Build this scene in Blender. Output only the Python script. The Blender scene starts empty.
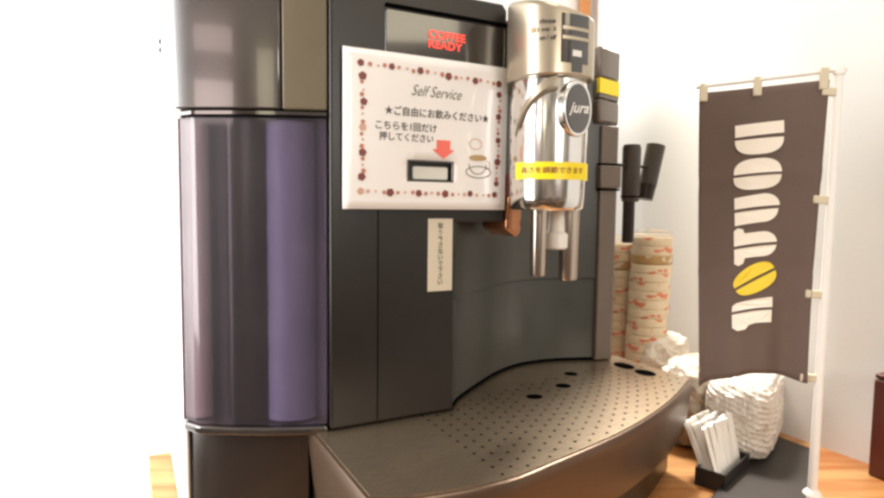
import bpy, bmesh, math, random
from mathutils import Vector, Matrix, noise
random.seed(7)
S = bpy.context.scene
R = math.radians

# ------------------------------------------------------------------ camera
cd = bpy.data.cameras.new("camera"); cam = bpy.data.objects.new("camera", cd)
S.collection.objects.link(cam); S.camera = cam
cd.sensor_width = 36; cd.lens = 600/884*36; cd.clip_start = .01; cd.clip_end = 50
cam.location = (0, 0, .33)
pit, rol = R(4.3), R(.65)
fw = Vector((0, math.cos(pit), -math.sin(pit))); rx = Vector((1, 0, 0)); ux = rx.cross(fw)
rr = rx*math.cos(rol)+ux*math.sin(rol); uu = -rx*math.sin(rol)+ux*math.cos(rol)
cam.rotation_euler = Matrix((rr, uu, -fw)).transposed().to_euler()
cd.dof.use_dof = True; cd.dof.focus_distance = .60; cd.dof.aperture_fstop = 9.0

# ------------------------------------------------------------------ light
W = bpy.data.worlds.new("World"); S.world = W; W.use_nodes = True
nt = W.node_tree; bg = nt.nodes["Background"]
tc = nt.nodes.new("ShaderNodeTexCoord"); sp = nt.nodes.new("ShaderNodeSeparateXYZ")
cr = nt.nodes.new("ShaderNodeValToRGB"); mp = nt.nodes.new("ShaderNodeMapRange")
mp.inputs[1].default_value = -1; mp.inputs[2].default_value = 1
nt.links.new(tc.outputs["Generated"], sp.inputs[0]); nt.links.new(sp.outputs["Z"], mp.inputs[0])
nt.links.new(mp.outputs[0], cr.inputs[0])
wm = nt.nodes.new("ShaderNodeMapping"); wm.inputs["Scale"].default_value = (1.3, 1.3, 4.2); wm.inputs["Location"].default_value = (.4, 0, .9)
wn = nt.nodes.new("ShaderNodeTexNoise"); wn.inputs["Scale"].default_value = 1.6; wn.inputs["Detail"].default_value = 3
wr = nt.nodes.new("ShaderNodeMapRange"); wr.inputs[1].default_value = .38; wr.inputs[2].default_value = .62; wr.inputs[3].default_value = .25; wr.inputs[4].default_value = 1.75
wx = nt.nodes.new("ShaderNodeMix"); wx.data_type = 'RGBA'; wx.blend_type = 'MULTIPLY'; wx.inputs[0].default_value = 1
nt.links.new(tc.outputs["Generated"], wm.inputs[0]); nt.links.new(wm.outputs[0], wn.inputs["Vector"]); nt.links.new(wn.outputs[0], wr.inputs[0])
nt.links.new(cr.outputs[0], wx.inputs[6]); nt.links.new(wr.outputs[0], wx.inputs[7]); nt.links.new(wx.outputs[2], bg.inputs[0])
e = cr.color_ramp.elements
e[0].position = .25; e[0].color = (.20, .11, .06, 1)
e[1].position = .95; e[1].color = (.95, .86, .74, 1)
k = e.new(.5); k.color = (.40, .32, .25, 1); k = e.new(.62); k.color = (.95, .82, .66, 1)
bg.inputs[1].default_value = .56

def area(name, loc, target, sx, sy, power, col, spread=180):
    l = bpy.data.lights.new(name, 'AREA'); l.shape = 'RECTANGLE'; l.size = sx; l.size_y = sy
    l.energy = power; l.color = col; l.spread = R(spread)
    o = bpy.data.objects.new(name, l); S.collection.objects.link(o); o.location = loc
    o.rotation_euler = (Vector(target)-Vector(loc)).to_track_quat('-Z', 'Y').to_euler()
    return o
area("window_and_fill_light", (-1.25, .35, .56), (-.55, 1.05, .30), .7, 1.2, 22, (1, .98, .96))
area("window_and_fill_light", (-1.0, .12, .45), (-.62, .98, .25), .6, .9, 13, (1, 1, .99), 100)  # added fill light that whitens the left wall, not a window
area("ceiling_lamp", (.35, .25, 1.75), (.35, .75, .2), .5, .5, 6, (1, .92, .82))
area("added_lamp", (.75, -.70, .62), (.0, .6, .38), .40, .40, 6, (1, .95, .88))  # added fill lamp at the front right, brightens the notice
area("wall_lamp", (.338, 1.03, .705), (.25, .70, .1), .12, .12, 2.6, (1, .93, .84), 80)

area("added_lamp", (-.46, -.90, .70), (-.14, .55, .44), .16, .22, .36, (1, .90, .62))  # added lamp, there to put the olive reflection on the bean lid
area("window_and_fill_light", (-.98, -.82, .655), (-.2, .55, .42), .40, .14, 1.0, (1, .80, .74))  # added strip light for the lower pink reflection band on the lid
area("window_and_fill_light", (-.98, -.82, .86), (-.2, .55, .48), .40, .08, .40, (1, .78, .72))  # added strip light for the upper, dimmer band on the lid
area("added_lamp", (1.02, -.22, .98), (0, .58, .48), .26, .30, .8, (1, .88, .64))  # added lamp for the warm reflection in the display's left half

S.view_settings.view_transform = 'Standard'; S.view_settings.look = 'None'
S.view_settings.exposure = 0.25; S.view_settings.gamma = 1
S.cycles.filter_width = 3.0
S.cycles.max_bounces = 10; S.cycles.transparent_max_bounces = 12

# ------------------------------------------------------------------ materials
def mat(name, col, rough=.5, metal=0, var=.12, scale=40, bump=0, stretch=(1, 1, 1), trans=0, ior=1.45, coat=0, emit=0, rvar=.06, spec=.5, bscale=None):
    m = bpy.data.materials.new(name); m.use_nodes = True
    n = m.node_tree.nodes; l = m.node_tree.links; b = n["Principled BSDF"]
    c = n.new("ShaderNodeTexCoord"); mpg = n.new("ShaderNodeMapping"); mpg.inputs["Scale"].default_value = stretch
    nz = n.new("ShaderNodeTexNoise"); nz.inputs["Scale"].default_value = scale; nz.inputs["Detail"].default_value = 5
    l.new(c.outputs["Object"], mpg.inputs[0]); l.new(mpg.outputs[0], nz.inputs["Vector"])
    mx = n.new("ShaderNodeMix"); mx.data_type = 'RGBA'
    mx.inputs[6].default_value = (*[v*(1-var) for v in col], 1); mx.inputs[7].default_value = (*[min(1, v*(1+var)) for v in col], 1)
    l.new(nz.outputs["Fac"], mx.inputs[0]); l.new(mx.outputs[2], b.inputs["Base Color"])
    rm = n.new("ShaderNodeMapRange"); rm.inputs[3].default_value = max(0, rough-rvar*rough); rm.inputs[4].default_value = min(1, rough+rvar*rough)
    l.new(nz.outputs["Fac"], rm.inputs[0]); l.new(rm.outputs[0], b.inputs["Roughness"])
    b.inputs["Metallic"].default_value = metal; b.inputs["IOR"].default_value = ior
    b.inputs["Transmission Weight"].default_value = trans; b.inputs["Coat Weight"].default_value = coat; b.inputs["Coat Roughness"].default_value = .05
    b.inputs["Specular IOR Level"].default_value = spec
    if emit:
        b.inputs["Emission Color"].default_value = (*col, 1); b.inputs["Emission Strength"].default_value = emit
    if bump:
        bp = n.new("ShaderNodeBump"); bp.inputs["Strength"].default_value = bump; bp.inputs["Distance"].default_value = .002
        n2 = nz
        if bscale:
            n2 = n.new("ShaderNodeTexNoise"); n2.inputs["Scale"].default_value = bscale; l.new(mpg.outputs[0], n2.inputs["Vector"])
        l.new(n2.outputs["Fac"], bp.inputs["Height"]); l.new(bp.outputs[0], b.inputs["Normal"])
    return m

M = {}
M['black'] = mat("satin_black_plastic", (.017, .0135, .011), .33, scale=7, rvar=.28, bump=.04, bscale=900)
M['black2'] = mat("recess_plastic", (.055, .055, .049), .30)
M['gloss'] = mat("glossy_smoked_plastic", (.026, .020, .018), .09, coat=1, ior=1.6)
M['base'] = mat("dark_base_plastic", (.018, .012, .009), .3)
M['edge'] = mat("dark_purple_edge", (.07, .045, .06), .7, spec=.1)
M['lid'] = mat("smoked_lid_plastic", (.040, .030, .026), .17, coat=.6, ior=1.7)
M['strip'] = mat("olive_brown_plastic", (.135, .108, .070), .33)
M['groove'] = mat("groove_black", (.003, .003, .003), .9, spec=0)
M['taupe'] = mat("taupe_plastic", (.135, .106, .085), .36)
M['handle'] = mat("dark_handle_plastic", (.055, .043, .035), .36)
M['silver'] = mat("satin_silver", (.47, .405, .31), .36, metal=.85, stretch=(1, 1, 12), scale=60, var=.05)
M['dchrome'] = mat("dull_chrome_tube", (.52, .44, .37), .24, metal=1, var=.1)
M['chrome'] = mat("chrome", (.82, .80, .77), .15, metal=1, var=.03)
M['orangerefl'] = mat("orange_reflection_metal", (.58, .26, .13), .25, metal=.8)  # copper colour of a reflection, not of a real part
M['steel'] = mat("brushed_brown_steel", (.42, .33, .235), .29, metal=.87, stretch=(3, 60, 1), scale=30, var=.10, rvar=.25)
M['trayside'] = mat("brown_tray_side", (.125, .080, .052), .34, metal=.6, stretch=(1, 1, 30), scale=25, var=.08)
M['side'] = mat("pale_side_panel", (.72, .66, .6), .4)
M['tank'] = mat("smoked_purple_tank", (.48, .41, .48), .30, trans=.97, coat=.5, ior=1.3)
M['tankin'] = mat("tank_inner_wall", (.050, .040, .046), .5)
M['pinkin'] = mat("tank_inner_pink", (.50, .37, .38), .5)
M['lilac'] = mat("tank_inner_lilac", (.235, .21, .34), .45)
M['paper'] = mat("laminated_paper", (.86, .82, .79), .28, coat=.4, var=.02, scale=12)
M['ink'] = mat("black_ink", (.06, .055, .05), .5)
M['greenink'] = mat("dark_green_ink", (.12, .13, .08), .5)
M['redink'] = mat("maroon_ink", (.20, .045, .035), .5)
M['oraink'] = mat("rust_ink", (.50, .17, .10), .5)
M['pinkink'] = mat("pale_rust_ink", (.62, .36, .26), .5)
M['arrow'] = mat("red_arrow_ink", (.85, .16, .12), .5)
M['tan'] = mat("tan_ink", (.45, .30, .14), .5)
M['label'] = mat("cream_label", (.62, .54, .42), .45, var=.04)
M['yellow'] = mat("yellow_tape", (.88, .68, .01), .42, var=.04)
M['led'] = mat("red_display_led", (1, .06, .04), .4, emit=1.3, var=0)
M['white'] = mat("white_plastic", (.82, .79, .74), .35, var=.03)
M['button'] = mat("button_plastic", (.70, .69, .62), .2, var=.05, coat=.5)
M['cloth'] = mat("brown_banner_cloth", (.135, .092, .074), .85, var=.10, scale=30, bump=.45, bscale=900)
M['cream'] = mat("cream_print", (.86, .78, .67), .7, var=.03)
M['yprint'] = mat("yellow_print", (.82, .60, .05), .7, var=.04)
M['pole'] = mat("white_pole", (.80, .77, .72), .35, var=.03)
M['clip'] = mat("beige_clip", (.60, .52, .38), .5, var=.05)
M['mat'] = mat("dark_mat", (.035, .028, .024), .5, var=.2)
M['holder'] = mat("black_holder", (.015, .013, .012), .4)
M['stick'] = mat("white_sugar_paper", (.84, .80, .74), .55, var=.03)
M['film'] = mat("clear_film", (.95, .93, .9), .12, trans=1, ior=1.08, var=.01, bump=.4, bscale=60)
M['mahog'] = mat("mahogany_wood", (.085, .018, .010), .35, stretch=(1, 1, .12), scale=60, var=.3)
#M['card'] = mat("pale_wood_block", (.62, .42, .27), .6, stretch=(1, .15, 1), scale=60)
#M['bag'] = mat("white_bag_plastic", (.87, .86, .84), .4, var=.02, bump=.5, bscale=38)
M['cord'] = mat("dark_cord", (.006, .003, .003), .6, spec=.1)
M['greycord'] = mat("grey_cord", (.6, .56, .5), .5)
M['post'] = mat("orange_wood_post", (.42, .17, .05), .5, stretch=(1, 1, .1), scale=60, var=.25)

def wood_mat():
    m = mat("warm_wood_counter", (.60, .30, .10), .4, var=.1); n = m.node_tree.nodes; l = m.node_tree.links; b = n["Principled BSDF"]
    c = n.new("ShaderNodeTexCoord"); mg = n.new("ShaderNodeMapping"); mg.inputs["Rotation"].default_value = (0, 0, R(-62)); mg.inputs["Scale"].default_value = (1, 9, 1)
    nz = n.new("ShaderNodeTexNoise"); nz.inputs["Scale"].default_value = 3.5; nz.inputs["Detail"].default_value = 7; nz.inputs["Distortion"].default_value = 1.2
    cr = n.new("ShaderNodeValToRGB"); cr.color_ramp.elements[0].position = .35; cr.color_ramp.elements[1].position = .7
    cr.color_ramp.elements[0].color = (.36, .13, .035, 1); cr.color_ramp.elements[1].color = (.58, .33, .13, 1)
    l.new(c.outputs["Object"], mg.inputs[0]); l.new(mg.outputs[0], nz.inputs["Vector"]); l.new(nz.outputs[0], cr.inputs[0]); l.new(cr.outputs[0], b.inputs["Base Color"])
    return m
M['wood'] = wood_mat()
M['wall'] = mat("white_painted_wall", (.81, .82, .81), .8, var=.02, scale=4, bump=.08, bscale=220)
def spotted(name, base, spot, scale, thr):
    m = mat(name, base, .5, var=.04); n = m.node_tree.nodes; l = m.node_tree.links; b = n["Principled BSDF"]
    c = n.new("ShaderNodeTexCoord"); mg = n.new("ShaderNodeMapping"); mg.inputs["Scale"].default_value = (1, 1, 2)
    nz = n.new("ShaderNodeTexNoise"); nz.inputs["Scale"].default_value = scale; nz.inputs["Detail"].default_value = 2
    cr = n.new("ShaderNodeValToRGB"); cr.color_ramp.elements[0].position = thr; cr.color_ramp.elements[1].position = thr+.05
    cr.color_ramp.elements[0].color = (*base, 1); cr.color_ramp.elements[1].color = (*spot, 1)
    l.new(c.outputs["Object"], mg.inputs[0]); l.new(mg.outputs[0], nz.inputs["Vector"]); l.new(nz.outputs[0], cr.inputs[0]); l.new(cr.outputs[0], b.inputs["Base Color"])
    return m
M['cup'] = spotted("printed_paper_cup", (.88, .76, .55), (.82, .28, .16), 46, .585)
M['cupbrown'] = spotted("brown_band_paper_cup", (.55, .36, .15), (.80, .70, .55), 40, .58)

# ------------------------------------------------------------------ helpers
def link(name, bm, m, parent=None, smooth=False, bevel=0, seg=2):
    me = bpy.data.meshes.new(name); bmesh.ops.recalc_face_normals(bm, faces=bm.faces)
    bm.to_mesh(me); bm.free()
    for x in (m if isinstance(m, (list, tuple)) else [m]): me.materials.append(x)
    o = bpy.data.objects.new(name, me); S.collection.objects.link(o)
    if parent: o.parent = parent
    if smooth:
        for p in me.polygons: p.use_smooth = True
        me.set_sharp_from_angle(angle=R(38))
    if bevel:
        b = o.modifiers.new("bevel", 'BEVEL'); b.width = bevel; b.segments = seg; b.limit_method = 'ANGLE'; b.angle_limit = R(35)
        b.harden_normals = False
        for p in me.polygons: p.use_smooth = True
        me.set_sharp_from_angle(angle=R(60))
    return o
def tag(o, label=None, cat=None, group=None, kind=None):
    if label: o["label"] = label
    if cat: o["category"] = cat
    if group: o["group"] = group
    if kind: o["kind"] = kind
    return o
def empty(name, loc, rz=0):
    o = bpy.data.objects.new(name, None); S.collection.objects.link(o); o.location = loc; o.rotation_euler = (0, 0, rz); o.empty_display_size = .02
    return o
def prism(poly, z0, z1, bm=None, mi=0):
    bm = bm or bmesh.new()
    a = [bm.verts.new((x, y, z0)) for x, y in poly]; b = [bm.verts.new((x, y, z1)) for x, y in poly]
    n = len(poly); fs = [bm.faces.new(a), bm.faces.new(b)]
    for i in range(n): fs.append(bm.faces.new((a[i], a[(i+1) % n], b[(i+1) % n], b[i])))
    for f in fs: f.material_index = mi
    return bm
def slab(poly, y0, y1, bm=None, mi=0):      # polygon in (x,z), thickness along y
    bm = bm or bmesh.new()
    a = [bm.verts.new((x, y0, z)) for x, z in poly]; b = [bm.verts.new((x, y1, z)) for x, z in poly]
    n = len(poly); fs = [bm.faces.new(a), bm.faces.new(b)]
    for i in range(n): fs.append(bm.faces.new((a[i], a[(i+1) % n], b[(i+1) % n], b[i])))
    for f in fs: f.material_index = mi
    return bm
def rect(x0, z0, x1, z1): return [(x0, z0), (x1, z0), (x1, z1), (x0, z1)]
def rrect(x0, z0, x1, z1, r, n=5):
    out = []
    for cx, cz, a0 in ((x1-r, z0+r, -90), (x1-r, z1-r, 0), (x0+r, z1-r, 90), (x0+r, z0+r, 180)):
        for i in range(n+1):
            a = R(a0+90*i/n); out.append((cx+r*math.cos(a), cz+r*math.sin(a)))
    return out
def loft(rings, cap=True, closed=True):
    bm = bmesh.new(); vs = [[bm.verts.new(p) for p in r] for r in rings]; n = len(rings[0])
    for i in range(len(rings)-1):
        for j in range(n if closed else n-1):
            bm.faces.new((vs[i][j], vs[i][(j+1) % n], vs[i+1][(j+1) % n], vs[i+1][j]))
    if cap and closed: bm.faces.new(vs[0]); bm.faces.new(vs[-1])
    return bm
def lathe(prof, cx, cy, n=40, cap=True):
    return loft([[(cx+r*math.cos(2*math.pi*i/n), cy+r*math.sin(2*math.pi*i/n), z) for i in range(n)] for r, z in prof], cap)
def tube(p, q, r0, r1=None, n=20, bm=None):
    r1 = r0 if r1 is None else r1; p, q = Vector(p), Vector(q); d = (q-p).normalized()
    a = d.orthogonal().normalized(); b = d.cross(a); bm = bm or bmesh.new()
    A = [bm.verts.new(p+(a*math.cos(2*math.pi*i/n)+b*math.sin(2*math.pi*i/n))*r0) for i in range(n)]
    B = [bm.verts.new(q+(a*math.cos(2*math.pi*i/n)+b*math.sin(2*math.pi*i/n))*r1) for i in range(n)]
    bm.faces.new(A); bm.faces.new(B)
    for i in range(n): bm.faces.new((A[i], A[(i+1) % n], B[(i+1) % n], B[i]))
    return bm
def catmull(pts, k=6):
    P = [Vector(p) for p in pts]; P = [2*P[0]-P[1]]+P+[2*P[-1]-P[-2]]; out = []
    for i in range(1, len(P)-2):
        for j in range(k):
            t = j/k; a, b, c, d = P[i-1:i+3]
            out.append(.5*((2*b)+(c-a)*t+(2*a-5*b+4*c-d)*t*t+(3*b-a-3*c+d)*t**3))
    out.append(P[-2]); return [tuple(v) for v in out]
def text_mesh(s, width=None, height=None, bold=0, shear=0, spacing=1, linegap=1, align='CENTER', depth=.0003):
    cu = bpy.data.curves.new("text", 'FONT'); cu.body = s; cu.size = 1; cu.align_x = align; cu.offset = bold; cu.shear = shear
    cu.space_character = spacing; cu.space_line = linegap; cu.resolution_u = 3; cu.extrude = 0
    o = bpy.data.objects.new("text", cu); S.collection.objects.link(o)
    dg = bpy.context.evaluated_depsgraph_get(); dg.update()
    me = bpy.data.meshes.new_from_object(o.evaluated_get(dg))
    bpy.data.objects.remove(o); bpy.data.curves.remove(cu)
    bm = bmesh.new(); bm.from_mesh(me); bpy.data.meshes.remove(me)
    xs = [v.co.x for v in bm.verts]; ys = [v.co.y for v in bm.verts]
    x0, x1, y0, y1 = min(xs), max(xs), min(ys), max(ys)
    sx = (width/(x1-x0)) if width else None; sy = (height/(y1-y0)) if height else None
    sx = sx or sy; sy = sy or sx
    for v in bm.verts: v.co = ((v.co.x-(x0+x1)/2)*sx, (v.co.y-(y0+y1)/2)*sy, 0)
    return bm                                  # centred, flat in xy
def place(bm, fn):
    for v in bm.verts: v.co = fn(v.co.x, v.co.y)
    return bm

# ------------------------------------------------------------------ setting
PHI = R(27.6)
O3 = Vector((-.0985, .54, 0)); UX = Vector((math.cos(PHI), math.sin(PHI), 0)); UY = Vector((-math.sin(PHI), math.cos(PHI), 0))
def L(x, y, z=0): return O3+UX*x+UY*y+Vector((0, 0, z))       # the machine's own directions

def room_piece(name, poly, z0, z1, m):
    w = [L(x, y) for x, y in poly]
    return tag(link(name, prism([(p.x, p.y) for p in w], z0, z1), m), kind='structure')
room_piece("counter", [(-.147, -.38), (.68, -.38), (.68, .32), (-.147, .32)], -.04, 0, M['wood'])
room_piece("right_wall", [(.68, -.9), (.74, -.9), (.74, .52), (.68, .52)], -.6, 2.0, M['wall'])
room_piece("back_wall", [(-1.6, .45), (.679, .45), (.679, .51), (-1.6, .51)], -.6, 2.0, M['wall'])
p = L(.652, .434)
tag(link("wooden_post", prism([(p.x+a, p.y+b) for a, b in ((-.010, -.010), (.010, -.010), (.010, .010), (-.010, .010))], 0, 1.6), M['post'], bevel=.002),
    "slim orange-brown wooden post in the wall corner behind the silver spout head", "post")

# ------------------------------------------------------------------ coffee machine
cm = empty("coffee_machine", O3, PHI)
tag(cm, "large black bean-to-cup coffee machine with chrome spout head and purple tinted water tank", "coffee machine")
ZT = .119
# tank-side plan curve
TL, TR = Vector((-.125, .0655)), Vector((-.004, .002))
def tankcurve(t, off=0, cham=.0082):
    d = TR-TL; nrm = Vector((d.y, -d.x)).normalized()
    q = TL+d*t+nrm*(.006*(1-(2*t-1)**2)-cham*max(0, 1-t/.125)+off); return (q.x, q.y)
def tcurve(t0, t1, n, off=0, cham=.0082): return [tankcurve(t0+(t1-t0)*i/n, off, cham) for i in range(n+1)]

# housing: core body behind the fronts
core = tcurve(0, 1, 6, -.034)+[(.0, .032), (.12, .032), (.15, .06), (.1974, .085), (.2881, .135), (.395, .122), (.415, .118), (.415, .312), (-.112, .312)]
link("housing", prism(core, .05, .529), M['black'], cm)
# pale left side panel
link("side_panel", prism([(-.1215, .084), (-.117, .082), (-.1125, .10), (-.1125, .312), (-.1215, .312)], .003, .53), M['side'], cm, bevel=.0015)
# base below tank
bb = prism(tcurve(.02, .86, 6, -.012)+[(-.018, .05), (-.11, .1)], .004, .115)
link("base", bb, M['base'], cm, bevel=.002)
link("base_post", prism(tcurve(.90, .985, 3, -.010)+[(-.002, .04), (-.014, .04)], .004, .115), M['base'], cm, bevel=.001)
# shelf rim under tank
link("tank_shelf", prism(tcurve(0, 1.0, 40, .0015)+[(0, .04), (-.10, .105)], .1165, .1245), M['gloss'], cm, bevel=.002)
# water tank: tinted shell
outer = tcurve(0, .995, 40)+[(-.006, .028), (-.104, .100)]
inner = tcurve(.03, .965, 16, -.0025)+[(-.010, .026), (-.106, .084)]
tank = link("water_tank", prism(outer, .126, .4045), M['tank'], cm, bevel=.0012)
link("tank_edge", prism([tankcurve(-.004, .0006), tankcurve(.012, .0008), tankcurve(.012, -.002), tankcurve(-.004, -.004)], .1265, .404), M["edge"], tank)
# things seen through the tank: filter column, painted pink glow and the wall
wallb = prism(tcurve(.0, 1.0, 8, -.031)+[(0, .036), (-.11, .098)], .127, .404)
link("tank_back", wallb, M['tankin'], tank)
link("filter_column", loft([[(-.062+.022*math.cos(t), .048+.010*math.sin(t), z) for t in [2*math.pi*i/32 for i in range(32)]] for z in (.128, .4025)]), M['base'], tank, smooth=True)
link("pink_glow_column", loft([[(-.1035+.0125*math.cos(t), .078+.010*math.sin(t), z) for t in [2*math.pi*i/32 for i in range(32)]] for z in (.128, .4025)]), M['pinkin'], tank, smooth=True)  # pale pink column imitates the glow along the tank's left side
link("tank_divider", loft([[(-.026+.023*math.cos(t), .040+.020*math.sin(t), z) for t in [2*math.pi*i/32 for i in range(32)]] for z in (.128, .4025)]), M['lilac'], tank, smooth=True)
link("tank_rim", prism(tcurve(0, .995, 40, .0012)+[(-.006, .03), (-.104, .10)], .4065, .4095), M['gloss'], cm)
# glossy upper left lid + matte strip
lid = link("bean_lid", prism(tcurve(0, .70, 30, 0, 0)+[(-.02, .04), (-.104, .100)], .4115, .531), M['lid'], cm, bevel=.0015)
link("corner_strip", prism(tcurve(.715, 1.0, 5)+[(0, .04), (-.02, .04)], .4115, .531), M['strip'], cm, bevel=.0015)
# front panel (L shaped) with seam
fp = slab([(-.0025, .121), (.126, .121), (.126, .312), (.183, .312), (.183, .526), (.178, .532), (-.0025, .532)], 0, .031)
panel = link("front_panel", fp, M['black'], cm, bevel=.0025, seg=3)
link("panel_seam", slab(rect(.0430, .123, .0440, .33), -.0003, .001), M['groove'], panel)
# display
dsp = link("display", slab(rrect(.0495, .435, .1805, .508, .003), -.0016, .004), M['gloss'], cm, bevel=.001)
link("display_lip", slab(rect(.0495, .5095, .1815, .5125), -.003, .004), M['groove'], dsp, bevel=.0008)
bm = text_mesh("COFFEE\nREADY", .040, .0165, bold=.012, linegap=.85, align='LEFT')
link("display_text", place(bm, lambda x, y: (.1130+x, -.0024, .4862+y)), M['led'], dsp)
# recess
RC = [(.1268, .004), (.1305, .010), (.150, .030), (.1974, .0655), (.24, .094), (.288, .1135), (.34, .1135), (.405, .0935)]
rc = [(p[0], p[1]) for p in catmull([(x, y, 0) for x, y in RC], 6)]
def off(c, d):
    out = []
    for i, p in enumerate(c):
        a = Vector(c[max(i-1, 0)]); b = Vector(c[min(i+1, len(c)-1)]); t = (b-a).normalized(); out.append((p[0]+t.y*d, p[1]-t.x*d))
    return out
def sheet(c, z0, z1, th): return prism(c+[(p[0], p[1]) for p in reversed(off(c, -th))], z0, z1)
link("recess_panel", sheet(rc, .1205, .2315, .004), M['black2'], cm, smooth=True)
link("recess_panel", sheet(off(rc, .0022), .2325, .528, .005), M['black2'], cm, smooth=True)
link("recess_foot", sheet(off(rc, .0012), .1200, .1232, .006), M['groove'], cm, smooth=True)
# right pillar and stacked blocks
pil = link("pillar", prism([(.394, .0885), (.421, .0860), (.427, .098), (.427, .135), (.40, .135)], .1205, .436), M['taupe'], cm, bevel=.002)
blk = [(.3835, .084), (.43, .098), (.456, .128), (.456, .22), (.39, .22)]
def inset(pl, k):
    c = Vector((sum(p[0] for p in pl)/len(pl), sum(p[1] for p in pl)/len(pl))); return [tuple(c+(Vector(p)-c)*k) for p in pl]
link("side_block", prism(blk, .4385, .4700), M['taupe'], cm, bevel=.004)
link("side_block", prism(inset(blk, .985), .4708, .4957), M['taupe'], cm, bevel=.001)
link("side_block", prism(inset(blk, .985), .4965, .5380), M['taupe'], cm, bevel=.004)
yt = inset(blk, 1.01)
def strip(c, z0, z1, th): return prism(c+list(reversed(off(c, -th))), z0, z1)
w3 = [(.386, .10), yt[0], yt[1], yt[2], yt[3]]
bmx = strip(w3[0:5], .4770, .4960, .0012)
link("warning_tape", bmx, M['yellow'], cm)
# clamp ring on the pillar
link("clamp_ring", prism([(.390, .0845), (.4235, .0815), (.431, .096), (.431, .136), (.396, .138)], .3535, .3835), M['taupe'], cm, bevel=.002)
for z in (.3515, .3850):
    link("ring_gap", prism([(.391, .0858), (.4225, .0828), (.4295, .097), (.4295, .135), (.397, .137)], z-.0012, z+.0012), M['groove'], cm)
# steam wand
wand = link("steam_wand", lathe([(.0105, .336), (.0125, .338), (.0130, .345), (.0130, .412), (.0115, .4175)], .479, .12, 28), M['handle'], cm, smooth=True)
link("nozzle", lathe([(.0065, .277), (.0085, .279), (.0085, .337)], .477, .12, 24), M['base'], wand, smooth=True)
link("collar", lathe([(.0137, .3425), (.0137, .3445)], .479, .12, 28), M['groove'], wand, smooth=True)
link("arm", tube((.42, .115, .3880), (.525, .12, .3868), .0022), M['base'], wand, smooth=True)
kn = tube((.5265, .12, .419), (.5130, .12, .361), .0135, .0125, 24)
link("knob", kn, M['handle'], wand, smooth=True)
link("knob_tip", tube((.5130, .12, .3605), (.5085, .12, .340), .0122, .0105, 24), M['base'], wand, smooth=True)

# ---- spout head (rounded column)
HC = (.205, -.043)
def superring(rx, ry, z, n=48, e=2.6, c=HC):
    out = []
    for i in range(n):
        t = 2*math.pi*i/n; a, b = math.cos(t), math.sin(t)
        out.append((c[0]+rx*abs(a)**(2/e)*(1 if a > 0 else -1), c[1]+ry*abs(b)**(2/e)*(1 if b > 0 else -1), z))
    return out
def smooth_mesh(bm, name, m, parent): return link(name, bm, m, parent, smooth=True)
HR = .0385
head = smooth_mesh(loft([superring(HR*k, HR*k*1.02, z) for k, z in ((.97, .4490), (1.0, .4505), (1.0, .5160), (.985, .5195), (.95, .5210))]), "spout_head", M['silver'], cm)
for v in head.data.vertices:
    if v.co.z > .51: v.co.z += .003-.20*(-.02-v.co.y)-.16*(v.co.x-.18)
link("head_bridge", prism([(.182, -.03), (.232, -.03), (.232, .12), (.182, .12)], .455, .518), M['silver'], head, bevel=.004)
def headpt(ang, z, o=0):               # point on the head, angle from the local front, + to the right
    t = R(ang)-math.pi/2; a, b = math.cos(t), math.sin(t); e = 2.6
    x = HR*abs(a)**(2/e)*(1 if a > 0 else -1); y = HR*1.02*abs(b)**(2/e)*(1 if b > 0 else -1)
    k = 1+o/HR
    return (HC[0]+x*k, HC[1]+y*k, z)
def headpatch(a0, a1, z0, z1, th, n=10, rr=0):
    bm = bmesh.new(); m = 6; g = {}
    for i in range(n+1):
        for j in range(m+1):
            g[i, j] = bm.verts.new(headpt(a0+(a1-a0)*i/n, z0+(z1-z0)*j/m, th)); g[i, j, 1] = bm.verts.new(headpt(a0+(a1-a0)*i/n, z0+(z1-z0)*j/m, -.001))
    for i in range(n):
        for j in range(m): bm.faces.new((g[i, j], g[i+1, j], g[i+1, j+1], g[i, j+1]))
    for i in range(n):
        for j in (0, m): bm.faces.new((g[i, j], g[i+1, j], g[i+1, j, 1], g[i, j, 1]))
    for j in range(m):
        for i in (0, n): bm.faces.new((g[i, j], g[i, j+1], g[i, j+1, 1], g[i, j, 1]))
    return bm
icon = link("icon_panel", headpatch(-19, 15, .4600, .5035, .0008), M['gloss'], head, smooth=True)
link("icon_panel_tail", headpatch(-4, 6, .4520, .4602, .0006, 4), M['gloss'], icon, smooth=True)
for zz in (.4890, .4805): link("icon_bar", headpatch(-18, 14, zz, zz+.003, .0012), M['silver'], icon, smooth=True)
link("icon_light", headpatch(-4, 4, .4660, .4715, .0012, 4), M['white'], icon, smooth=True)
def onhead(a0, z0, o=.0006):           # flat text (x,y in m) wrapped on the head about angle a0
    return lambda x, y: headpt(a0+math.degrees(x/HR), z0+y, o)
for s, a, z, w in (("rinse", -41, .4960, .017), ("1 cup  2", -42, .4885, .020), ("on / off", -40, .4815, .018)):
    link("lettering", place(text_mesh(s, w, .0042, bold=.03), onhead(a, z)), M['ink'], head)
link("mark", headpatch(-68, -60, .4870, .4915, .0006, 4), M['tan'], head)
# chrome spout body
CR = .0372
body = smooth_mesh(loft([superring(CR*k, CR*k, z, e=2.1) for k, z in ((.93, .4495), (.96, .440), (1, .425), (1, .40), (.985, .36), (.965, .338), (.94, .3275), (.88, .325))]), "spout_body", M['chrome'], cm)
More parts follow.
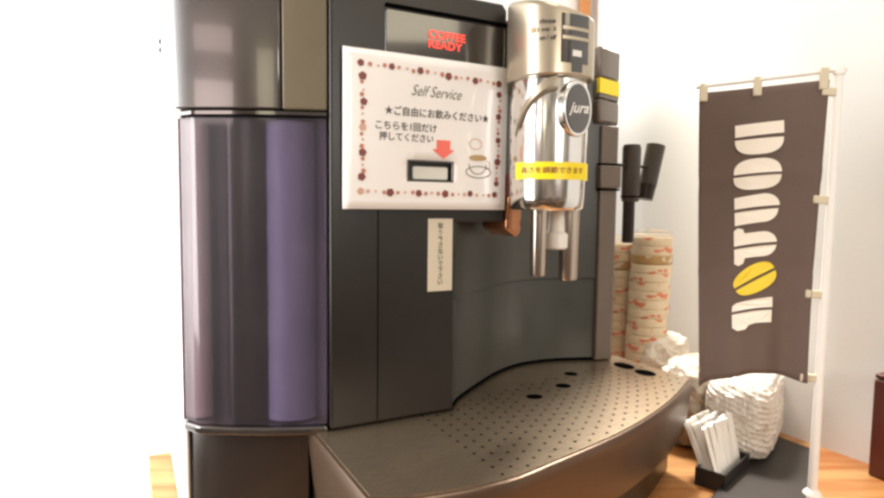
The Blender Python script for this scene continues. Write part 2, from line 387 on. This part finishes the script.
# arched shoulder at left
ar = []
for i in range(15):
    t = i/14; a = -88+62*t; z = .4060+.0420*math.sin(t*math.pi/2)**.8
    ar.append((a, z))
bm = bmesh.new(); va = []
for a, z in ar:
    row = []
    for zz, o in ((z+.000, .0012), (z-.009, .0030), (z-.013, .0012)):
        t = R(a)-math.pi/2; r = CR+o; row.append(bm.verts.new((HC[0]+r*math.cos(t), HC[1]+r*math.sin(t), zz)))
    va.append(row)
for i in range(14):
    for j in range(2): bm.faces.new((va[i][j], va[i+1][j], va[i+1][j+1], va[i][j+1]))
sh = link("shoulder", bm, M['silver'], body, smooth=True)
# round badge facing the front
def disc(c, nrm, rx, rz, th, n=40, bm=None):
    nrm = Vector(nrm).normalized(); s = Vector((-nrm.y, nrm.x, 0)); bm = bm or bmesh.new()
    a = []; b = []
    for i in range(n):
        t = 2*math.pi*i/n; p = Vector(c)+s*rx*math.cos(t)+Vector((0, 0, 1))*rz*math.sin(t); a.append(bm.verts.new(p)); b.append(bm.verts.new(p+nrm*th))
    bm.faces.new(a); bm.faces.new(b)
    for i in range(n): bm.faces.new((a[i], a[(i+1) % n], b[(i+1) % n], b[i]))
    return bm
BN = Vector((.22, -.975, 0)).normalized(); BC = Vector((HC[0]+.0035, HC[1]-.0365, .4195))
badge = link("badge", disc(BC-BN*.006, BN, .0215, .0262, .0085), M['chrome'], body, smooth=True, bevel=.0015)
link("badge_face", disc(BC+BN*.0026, BN, .0172, .0225, .0006), M['gloss'], badge)
bm = text_mesh("jura", .030, .0125, bold=.02, shear=.35)
bs = Vector((-BN.y, BN.x, 0))
link("badge_lettering", place(bm, lambda x, y: BC+BN*.0036+bs*x+Vector((0, 0, y-.001+x*.06))), M['white'], badge)
# yellow tape on the chrome body
def bodypatch(a0, a1, z0, z1, o, n=24):
    bm = bmesh.new(); pv = None
    for i in range(n+1):
        t = R(a0+(a1-a0)*i/n)-math.pi/2; r = CR*.99+o
        v = [bm.verts.new((HC[0]+(r+q)*math.cos(t), HC[1]+(r+q)*math.sin(t), z)) for z, q in ((z0, 0), (z1, 0), (z1, -.0006), (z0, -.0006))]
        if pv:
            for j in range(4): bm.faces.new((pv[j], v[j], v[(j+1) % 4], pv[(j+1) % 4]))
        pv = v
    return bm
tp = link("warning_tape", bodypatch(-88, 62, .3540, .3700, .0018), M['yellow'], body, smooth=True)
def onbody(a0, z0, o=.0022):
    def f(x, y):
        t = R(a0)+x/CR-math.pi/2; r = CR*.99+o; return (HC[0]+r*math.cos(t), HC[1]+r*math.sin(t), z0+y)
    return f
link("tape_lettering", place(text_mesh("高さを調節できます", .062, .0062, bold=.01), onbody(-28, .3625)), M['redink'], tp)
# nozzles, plug and link bar below
spt = HC
def flat_tube(cx, cy, z0, z1, rx=.0085, ry=.0075):
    return loft([superring(rx*k, ry*k, z, 24, 2.4, (cx, cy)) for k, z in ((.86, z0), (.92, z0+.002), (1.0, z1-.006), (1.04, z1))])
smooth_mesh(flat_tube(.2045, -.032, .2585, .327), "nozzle", M['dchrome'], body)
smooth_mesh(flat_tube(.2450, -.030, .2520, .324, .0105, .0085), "nozzle", M['dchrome'], body)
smooth_mesh(lathe([(.010, .2845), (.0122, .2865), (.0125, .300), (.009, .303), (.008, .326)], .2320, -.026, 28), "plug", M['white'], body)
link("link_bar", tube((.250, -.020, .3060), (.330, .095, .3060), .0035), M['chrome'], body, smooth=True)
link("orange_reflection_block", slab([(.1865, .358), (.206, .358), (.206, .302), (.201, .295), (.1865, .304)], .000, .05), M['orangerefl'], body, bevel=.003)  # added block, its copper colour imitates wood reflected in the chrome
link("dark_red_piece", slab(rect(.1838, .338, .190, .362), -.003, .01), M['redink'], body, bevel=.002)

# ---- drip tray
front = catmull([(-.0165, -.1315, 0), (.0122, -.1455, 0), (.085, -.1535, 0), (.144, -.1435, 0), (.246, -.1185, 0), (.348, -.079, 0), (.446, -.0262, 0)], 8)
tray_o = [(-.0180, .030)]+[(p[0], p[1]) for p in front]+[(.4455, .104), (.40, .112), (.288, .15), (.15, .07), (.05, .03)]
cx, cy = .2, .0
def shr(pl, d):                      # inward offset of the front/side edges
    out = []
    n = len(pl)
    for i, p in enumerate(pl):
        a = Vector(pl[i-1]); b = Vector(pl[(i+1) % n]); e1 = (Vector(p)-a).normalized(); e2 = (b-Vector(p)).normalized()
        n1 = Vector((-e1.y, e1.x)); n2 = Vector((-e2.y, e2.x)); nn = (n1+n2); nn = nn/max(.5, nn.length_squared/2)/1.0
        out.append(tuple(Vector(p)+nn*d))
    return out
def R3(pl, z): return [(x, y, z) for x, y in pl]
tray = link("drip_tray", loft([R3(shr(tray_o, .012), .046), R3(shr(tray_o, .006), .052), R3(shr(tray_o, .0), .105), R3(shr(tray_o, .0), .1155), R3(shr(tray_o, .0008), .1172), R3(shr(tray_o, .0022), .1178)]), M['trayside'], cm, smooth=True)
link("tray_foot", prism(shr(tray_o, .022), .004, .0455), M['base'], cm)
# perforated metal cover: sheet + dark holes
bm = prism(shr(tray_o, .0034), .1179, ZT)
def hole(x, y, rx, ry, rot=0, n=10):
    vs = []
    for i in range(n):
        t = 2*math.pi*i/n; a, b = rx*math.cos(t), ry*math.sin(t)
        vs.append(bm.verts.new((x+a*math.cos(rot)-b*math.sin(rot), y+a*math.sin(rot)+b*math.cos(rot), ZT+.0003)))
    f = bm.faces.new(vs); f.material_index = 1
def fronty(x):
    for a, b in zip(front[:-1], front[1:]):
        if a[0] <= x <= b[0]: return a[1]+(b[1]-a[1])*(x-a[0])/(b[0]-a[0])
    return -.13
i = 0
x = .092
while x < .43:
    j = 0
    y0 = fronty(x)+.010
    yend = min(.06, .012+.20*(x-.09))
    y = y0+(.0072 if i % 2 else 0)
    while y < yend:
        big = min((x-sx)**2+(y-sy)**2 for sx, sy in ((.229, .0015), (.283, .0195), (.3245, .055), (.4135, .0545), (.4135, .018))) < .019**2
        if not big: hole(x, y, .0016, .0016)
        y += .0145
    x += .0135; i += 1
for sx, sy, rx, ry in ((.229, .0015, .0095, .0080), (.2835, .0195, .0092, .0085), (.3245, .055, .0085, .0085), (.4130, .0545, .0115, .0165), (.4135, .018, .0115, .0155)):
    hole(sx, sy, rx, ry, R(-8), 20)
link("perforated_cover", bm, [M['steel'], M['groove']], tray)

# ---- small label on the panel
lab = link("label_sticker", slab(rect(.0955, .2440, .1225, .3155), -.0006, .0002), M['label'], panel)
bm = bmesh.new(); s = "取り外さないで下さい"
for i, ch in enumerate(s):
    t = text_mesh(ch, None, .0046 if ch in "りいで" else .0054, bold=.012)
    for v in t.verts: v.co = (.1090+v.co.x, -.0010, .3085-i*.0062+v.co.y)
    me = bpy.data.meshes.new("t"); t.to_mesh(me); t.free(); bm.from_mesh(me); bpy.data.meshes.remove(me)
link("label_lettering", bm, M['ink'], lab)

# button behind the notice window
btn = link("start_button", slab(rrect(.0775, .3530, .1150, .3655, .002), -.0035, .0), M['button'], cm, bevel=.001)

# ------------------------------------------------------------------ laminated notice
nx0, nx1, nz0, nz1 = .0075, .1815, .3245, .4675
notice = empty("notice", L(0, 0, 0), PHI)
tag(notice, "laminated white notice with coffee bean border and red arrow taped to the black front panel", "notice")
def bulge(x, z):
    u = (x-nx0)/(nx1-nx0); v = (z-nz0)/(nz1-nz0)
    return -.0045-.0035*math.sin(math.pi*min(max(u, 0), 1))*v-.0012*math.sin(5*u+2*v)
bm = bmesh.new()
hx0, hx1, hz0, hz1 = .0715, .1185, .3525, .3695
def N(u, v): return nx0+(nx1-nx0)*u, nz1-(nz1-nz0)*v
xs = sorted([nx0+(nx1-nx0)*i/22 for i in range(23) if min(abs(nx0+(nx1-nx0)*i/22-h) for h in (hx0, hx1)) > .003]+[hx0, hx1])
zs = sorted([nz0+(nz1-nz0)*i/18 for i in range(19) if min(abs(nz0+(nz1-nz0)*i/18-h) for h in (hz0, hz1)) > .003]+[hz0, hz1])
gv = {(i, j): bm.verts.new((x, bulge(x, z), z)) for i, x in enumerate(xs) for j, z in enumerate(zs)}
for i in range(len(xs)-1):
    for j in range(len(zs)-1):
        mxx, mzz = (xs[i]+xs[i+1])/2, (zs[j]+zs[j+1])/2
        if hx0 < mxx < hx1 and hz0 < mzz < hz1: continue
        bm.faces.new((gv[i, j], gv[i+1, j], gv[i+1, j+1], gv[i, j+1]))
sheet_o = link("sheet", bm, M['paper'], notice, smooth=True)
so = sheet_o.modifiers.new("solid", 'SOLIDIFY'); so.thickness = .0007; so.offset = 0
def ink(name, bm, m, o=.0009):
    for v in bm.verts: v.co = (v.co.x, bulge(v.co.x, v.co.z)-o, v.co.z)
    return link(name, bm, m, notice)
def flat(poly, bm=None, mi=0):
    bm = bm or bmesh.new(); f = bm.faces.new([bm.verts.new((x, 0, z)) for x, z in poly]); f.material_index = mi; return bm
def blob(bm, u, v, r, mi, n=14, k=.18, ph=0, ax=1):
    x, z = N(u, v); flat([(x+ax*r*(1+k*math.cos(5*t+ph))*math.cos(t), z+r*(1+k*math.cos(5*t+ph))*math.sin(t)) for t in [2*math.pi*i/n for i in range(n)]], bm, mi)
bm = bmesh.new()
def run(u0, v0, u1, v1, nb):
    n = nb*4
    for i in range(n+1):
        t = i/n; u, v = u0+(u1-u0)*t, v0+(v1-v0)*t; h = i % 4
        r = (.0034, .0019, .0013, .0021)[h]*random.uniform(.85, 1.1)
        blob(bm, u+random.uniform(-.006, .006), v+random.uniform(-.006, .006), r, (0, 1, 2, 1)[h] if random.random() > .15 else 2, ph=random.random()*6, k=(.10, .3, .25, .35)[h])
run(.10, .885, .93, .895, 5); run(.10, .09, .94, .115, 5); run(.105, .17, .105, .80, 4); run(.945, .19, .94, .82, 4)
ink("bean_border", bm, [M['redink'], M['oraink'], M['pinkink']])
def nt_text(name, s, u, v, w, h, m, **k):
    X, Z = N(u, v); bm = text_mesh(s, w, h, **k)
    for q in bm.verts: q.co = (X+q.co.x, 0, Z+q.co.y)
    ink(name, bm, m)
wN = nx1-nx0
nt_text("title_lettering", "Self Service", .535, .222, .31*wN, .0100, M['greenink'], shear=.45, bold=-.004)
nt_text("message_lettering", "★ご自由にお飲みください★", .55, .365, .65*wN, .0088, M['ink'], bold=.012)
nt_text("message_lettering", "こちらを1回だけ", .355, .462, .36*wN, .0078, M['ink'], bold=.012)
nt_text("message_lettering", "押してください", .355, .530, .32*wN, .0078, M['ink'], bold=.012)
X, Z = N(.58, .60)
ink("arrow", flat([(X-.0075, Z+.0095), (X+.0075, Z+.0095), (X+.0075, Z+.0005), (X+.0125, Z+.0005), (X, Z-.0085), (X-.0125, Z+.0005), (X-.0075, Z+.0005)]), M['arrow'])
# cup drawing
def ringpoly(bm, x, z, rx, rz, w, mi, a0=0, a1=360, n=28):
    pv = None
    for i in range(n+1):
        t = R(a0+(a1-a0)*i/n); v = (bm.verts.new((x+rx*math.cos(t), 0, z+rz*math.sin(t))), bm.verts.new((x+(rx-w)*math.cos(t), 0, z+(rz-w)*math.sin(t))))
        if pv: f = bm.faces.new((pv[0], v[0], v[1], pv[1])); f.material_index = mi
        pv = v
bm = bmesh.new(); X, Z = N(.79, .66)
ringpoly(bm, X, Z+.0165, .0075, .0055, .0008, 1); ringpoly(bm, X+.004, Z-.011, .0150, .0062, .0009, 0); ringpoly(bm, X+.003, Z-.003, .0105, .0105, .0008, 0, 180, 360)
ringpoly(bm, X+.013, Z-.004, .0045, .0045, .0008, 1, -110, 100)
flat([(X+.003+.0105*math.cos(R(t)), Z-.0010+.0030*math.sin(R(t))+.004) for t in range(0, 360, 15)], bm, 2)
ink("cup_drawing", bm, [M['greenink'], M['pinkink'], M['tan']])
# dark frame printed round the cut-out
bm = bmesh.new(); fw_ = .0016
for a in (rect(hx0-fw_, hz1, hx1+fw_, hz1+fw_), rect(hx0-fw_, hz0-fw_, hx1+fw_, hz0), rect(hx0-fw_, hz0, hx0, hz1), rect(hx1, hz0, hx1+fw_, hz1)): flat(a, bm)
ink("window_frame", bm, M['ink'])

# ------------------------------------------------------------------ banner on its stand
ban = empty("banner", (.424, .66, 0))
tag(ban, "small dark brown hanging banner with cream and yellow lettering on a white pole stand", "banner")
def BW(x, y, z): return (x-.424, y-.66, z)
link("pole", tube(BW(.424, .66, .006), BW(.4265, .66, .478), .0050, .0042), M['pole'], ban, smooth=True)
link("crossbar", tube(BW(.289, .700, .4665), BW(.432, .657, .4795), .0024), M['pole'], ban, smooth=True)
link("pole_cap", lathe([(.0058, .474), (.0062, .479), (.0050, .484), (.001, .4855)], .0025, 0, 18), M['pole'], ban, smooth=True)
link("stand_base", lathe([(.010, 0), (.0105, .004), (.009, .008), (.0055, .012)], 0, 0, 36), M['pole'], ban, smooth=True)
def cloth(u, v, o=0):
    x = .2925+(.4150-.2925)*u-.0020*u*v*3+.0155*(1-u)*v
    y = .699-.039*u
    zt = .4600+(.4680-.4600)*u; zb = .1165+.0185*u+.014*math.sin(math.pi*min(max(u*1.02, 0), 1))*1
    z = zt+(zb-zt)*v
    y += .0055*math.sin(u*9+.8)*v*v+.002*math.sin(u*5+v*4)+.003*math.sin(u*17)*v**4+.0009*math.exp(-((v-.60-.02*u)/.018)**2)-.0012*math.exp(-((v-.30)/.02)**2)
    return Vector(BW(x-.27*o, y-.96*o, z))
bm = bmesh.new(); nu, nv = 36, 48
g = [[bm.verts.new(cloth(i/nu, j/nv)) for j in range(nv+1)] for i in range(nu+1)]
for i in range(nu):
    for j in range(nv): bm.faces.new((g[i][j], g[i+1][j], g[i+1][j+1], g[i][j+1]))
clo = link("cloth", bm, M['cloth'], ban, smooth=True); clo.modifiers.new("solid", 'SOLIDIFY').thickness = .0006
def CP(px, py):                          # print layout in picture-like units on the cloth
    v = (py-88.5)/290; return (px-703)/(123-20*v)+.004, v
def printed(name, polys, m):
    bm = bmesh.new()
    for pl in polys:
        f = bm.faces.new([bm.verts.new((*CP(x, y), 0)) for x, y in pl])
    bmesh.ops.triangulate(bm, faces=bm.faces)
    bmesh.ops.subdivide_edges(bm, edges=bm.edges, cuts=6)
    for v in bm.verts: v.co = cloth(v.co.x, v.co.y, .0022)
    return link(name, bm, m, clo)
def arcp(cx, cy, rx, ry, a0, a1, n=10): return [(cx+rx*math.cos(R(a0+(a1-a0)*i/n)), cy+ry*math.sin(R(a0+(a1-a0)*i/n))) for i in range(n+1)]
def superarc(cx, cy, rx, ry, a0, a1, e=2.6, n=16):
    o = []
    for i in range(n+1):
        t = R(a0+(a1-a0)*i/n); a, b = math.cos(t), math.sin(t)
        o.append((cx+rx*abs(a)**(2/e)*(1 if a > 0 else -1), cy+ry*abs(b)**(2/e)*(1 if b > 0 else -1)))
    return o
# D
printed("letter", [[(738.5, 124.5), (784, 123.5), (784, 135.5), (738.5, 136.5)], superarc(761, 139.3, 22.8, 15.8, 0, 180)], M['cream'])
# O
printed("letter", [superarc(759, 173.5, 22.5, 14.6, 180, 360), superarc(758.6, 176.2, 22.5, 13.8, 0, 180)], M['cream'])
# U
printed("letter", [[(737, 208), (737, 196.5)]+arcp(765, 206, 15, 11.5, -90, 0)+[(779.5, 206.6)], [(737, 211.3), (779, 209.8)]+arcp(764, 210.5, 14.5, 12.5, 0, 90)+[(737, 224.5)]], M['cream'])
# T
printed("letter", [[(736, 245.0), (736, 229.5), (739.5, 227), (744.5, 228.5), (746, 233)]+arcp(764, 243, 13.5, 10.5, -90, 0)+[(777.5, 243.2)], [(736, 248.0), (777.5, 246.3)]+arcp(763, 246.5, 13.8, 11.2, 0, 90)+[(746, 258), (744.5, 263.5), (740, 265.3), (736, 262.5)]], M['cream'])
# bean O
def rotp(pl, cx, cy, a): c, s = math.cos(a), math.sin(a); return [(cx+(x-cx)*c-(y-cy)*s, cy+(x-cx)*s+(y-cy)*c) for x, y in pl]
ba = R(-24)
printed("letter", [rotp(superarc(756, 278.3, 22.0, 12.6, 180, 360, 2.3), 756, 279, ba), rotp(superarc(756, 281.0, 22.0, 12.6, 0, 180, 2.3), 756, 279, ba)], M['yprint'])
# R
printed("letter", [[(733, 310.8), (733.5, 305), (737, 302.5), (774, 299), (774, 309.5)], [(733, 313.6), (773.5, 312.3), (773, 325), (756, 325.5), (753.5, 318.5), (751.5, 318.5), (749.5, 327), (745.5, 331), (737.5, 331), (733, 327)]], M['cream'])
def clip(name, a, b, w):
    bm = bmesh.new(); a, b = Vector(a), Vector(b); d = (b-a).normalized(); s = Vector((0, 1, 0)).cross(d).normalized()*w/2; t = Vector((-.27, -.96, 0))*.003
    vs = [bm.verts.new(p) for q in (-t, t) for p in (a-s+q, a+s+q, b+s+q, b-s+q)]
    for f in ((0, 1, 2, 3), (7, 6, 5, 4), (0, 4, 5, 1), (1, 5, 6, 2), (2, 6, 7, 3), (3, 7, 4, 0)): bm.faces.new([vs[i] for i in f])
    return link(name, bm, M['clip'], ban, bevel=.0012)
for u in (.035, .47, .96):
    c = cloth(u, .03, 0); t = Vector(BW(.289, .700, .4680)).lerp(Vector(BW(.432, .657, .481)), (c.x+.135)/.143)
    clip("clip", c, (c.x, c.y, t.z+.002), .0095)
for v in (.035, .385, .70, .985):
    c = cloth(.95, v); clip("clip", c, (0.006, .0, c.z-.001), .0088)

# ------------------------------------------------------------------ wrapped cup stacks behind the machine
def cup_mesh(h=.066, r0=.021, r1=.030):
    return lathe([(r0, 0), (r1-.0012, h-.0125), (r1, h-.0118), (r1+.0003, h-.001), (r1-.0003, h+.0004), (r1-.0015, h), (r0-.001, .002)], 0, 0, 32)
def stack(x, y, n, pitch, label, tilt):
    st = empty("wrapped_cup_stack", (x, y, 0)); tag(st, label, "paper cups", "wrapped paper cup stacks beside the machine")
    first = None
    for k in range(n):
        if first is None: c = first = link("paper_cup", cup_mesh(), M['cup'], st, smooth=True)
        else: c = first.copy(); S.collection.objects.link(c); c.parent = st
        c.location = (tilt*k*pitch, 0, .002+k*pitch); c.rotation_euler = (0, 0, k*1.3)
        if k == n-3:
            c.data = c.data.copy(); c.data.materials[0] = M['cupbrown']
    H = .058+n*pitch
    prof = []
    for i in range(25):
        prof.append((.0318+.0010*math.sin(i*2.4)+.0007*math.sin(i*5.1), .002+(H-.002)*i/24))
    prof += [(.028, H+.006), (.015, H+.009), (.006, H+.010)]
    bmf = loft([[(tilt*(z-.073)+(r+.0007*math.sin(5*t+z*90))*math.cos(t), (r+.0007*math.sin(4*t+z*70))*math.sin(t), z) for t in [2*math.pi*i/36 for i in range(36)]] for r, z in prof])
    link("plastic_wrap", bmf, M['film'], st, smooth=True)
stack(.329, .955, 16, .0142, "taller clear-wrapped stack of red and cream printed paper cups beside the machine", .03)
stack(.300, 1.005, 15, .0142, "shorter clear-wrapped stack of printed cups partly hidden by the machine's right pillar", -.01)

# ------------------------------------------------------------------ packs of lids and creamers
def pack(name, label, cat, c, sx, sy, sz, rz, m, amp, freq, ribs=0, ex=5):
    root = empty(name, c, rz); tag(root, label, cat)
    n = 26; bm = bmesh.new(); bmesh.ops.create_cube(bm, size=1); bmesh.ops.subdivide_edges(bm, edges=bm.edges[:], cuts=n, use_grid_fill=True)
    rnd = random.Random(int(sx*9999))
    w = [(rnd.uniform(.4, 1), rnd.uniform(-1, 1), rnd.uniform(-1, 1), rnd.uniform(-1, 1), rnd.uniform(0, 6)) for _ in range(9)]
    for v in bm.verts:
        q = Vector(v.co)*2; k = (abs(q.x)**ex+abs(q.y)**ex+abs(q.z)**ex)**(1/ex); p = q/k if k > 1 else q
        p = Vector((p.x*sx/2, p.y*sy/2, p.z*sz/2)); nn = q.normalized()
        d = sum(a*math.sin(freq*(b*p.x+cc*p.y+dd*p.z)+e) for a, b, cc, dd, e in w)/9*amp
        w0 = p*34+Vector((sx*90, sy*50, 3)); d = amp*(.75*(.55-2.2*abs(noise.noise(w0)))+.45*(.5-2*abs(noise.noise(w0*2.7))))
        if ribs: d = .5*d; d += .0011*math.sin(ribs*(p.z*1.0+p.x*.35))+.0006*math.sin(ribs*1.1*(p.x-p.y))
        p += nn*d; v.co = (p.x, p.y, max(p.z+sz/2, .0005))
    link("wrapper", bm, m, root, smooth=not ribs and False)
    return root, w
M['lidpack'] = mat("crinkled_pack", (.74, .67, .56), .3, bump=.6, bscale=160, var=.12, scale=90, coat=.3)
M['lidpack2'] = mat("ribbed_pack", (.66, .60, .53), .3, bump=.3, bscale=200, var=.08, scale=120, coat=.3)
M['lidpack3'] = mat("tan_crinkled_pack", (.50, .43, .34), .35, bump=.8, bscale=130, var=.25, scale=110, coat=.3)
pack("lid_pack", "cream crinkled plastic pack standing behind the drip tray at the foot of the cup stacks", "plastic pack", (.352, .955, 0), .09, .06, .125, R(20), M['lidpack'], .006, 160)
pack("lid_pack", "tan crinkled plastic pack under the banner, left of the ribbed white pack", "plastic pack", (.362, .845, .0), .070, .12, .112, R(-38), M['lidpack3'], .006, 150)
pack("lid_pack", "white ribbed plastic pack on the dark mat under the banner", "plastic pack", (.425, .815, .005), .080, .175, .102, R(-36), M['lidpack2'], .009, 110, 900)

# dark mat under the packs
bm = prism([(-.055, -.17), (.030, -.17), (.030, .080), (-.055, .125)], .0005, .006)
mt = link("serving_mat", bm, M['mat'], None, bevel=.0015); mt.location = (.435, .735, 0); mt.rotation_euler = (0, 0, R(-36))
tag(mt, "dark brown flat mat on the wooden counter beneath the white ribbed pack", "mat")

# sugar sticks in their holder
hold = empty("stick_holder", (.346, .711, .0), R(46)); tag(hold, "low black holder full of white sugar sticks beside the drip tray corner", "holder")
bm = bmesh.new()
for a in (rect(-.043, -.017, .043, -.0145), rect(-.043, .0145, .043, .017), rect(-.043, -.0143, -.0405, .0143), rect(.0405, -.0143, .043, .0143)): prism(a, .003, .022, bm)
link("tray_wall", bm, M['holder'], hold); link("tray_floor", prism(rect(-.043, -.017, .043, .017), .0005, .0028), M['holder'], hold)
st0 = None
for i in range(22):
    if st0 is None:
        bm = bmesh.new(); n = 6
        rings = [[(  .0066*math.cos(t)*k, .0026*math.sin(t)+0, z) for t in [2*math.pi*q/10 for q in range(10)]] for k, z in ((1.25, 0), (1.2, .004), (1, .008), (1, .060), (1.2, .064), (1.25, .068))]
        st0 = o = link("sugar_stick", loft(rings), M['stick'], None, smooth=True)
    else:
        o = st0.copy(); S.collection.objects.link(o)
    row = i % 3
    lx = -.033+i*.0031; ly = -.008+.008*row
    c = Matrix.Rotation(R(46), 3, 'Z') @ Vector((lx, ly, .0045))
    o.location = Vector((.346, .711, 0))+c
    o.rotation_euler = (R(-14-6*row+random.uniform(-4, 4)), R(random.uniform(-5, 5)), R(46+random.uniform(-12, 12)))
    tag(o, "white paper sugar stick standing in the low black holder by the drip tray", "sugar stick", "sugar sticks in the black holder")

# mahogany box at right
p = L(.655, -.178)
mb = empty("menu_box", (p.x+.012, p.y-.002, 0), R(27.6)); tag(mb, "dark red-brown wooden box standing against the wall at the right edge", "box")
link("body", prism(rect(-.022, -.05, .022, .055), .001, .122), M['mahog'], mb, bevel=.002)
link("lid", prism(rect(-.0215, -.0495, .0215, .0545), .1232, .129), M['mahog'], mb, bevel=.002)

# ------------------------------------------------------------------ things at left
cdx = empty("hanging_cord", L(-.110, .443, 0)); tag(cdx, "thin pale cord with two dark beads hanging on the white wall left of the machine", "cord")
link("cord", tube((.0, -.004, .565), (.004, -.004, .75), .0012, .0012, 8), M['greycord'], cdx, smooth=True)
for z in (.5560, .5440):
    link("bead", lathe([(.001, z-.0052), (.0050, z-.0035), (.0062, z), (.0050, z+.0035), (.001, z+.0052)], 0, -.006, 14), M['cord'], cdx, smooth=True)
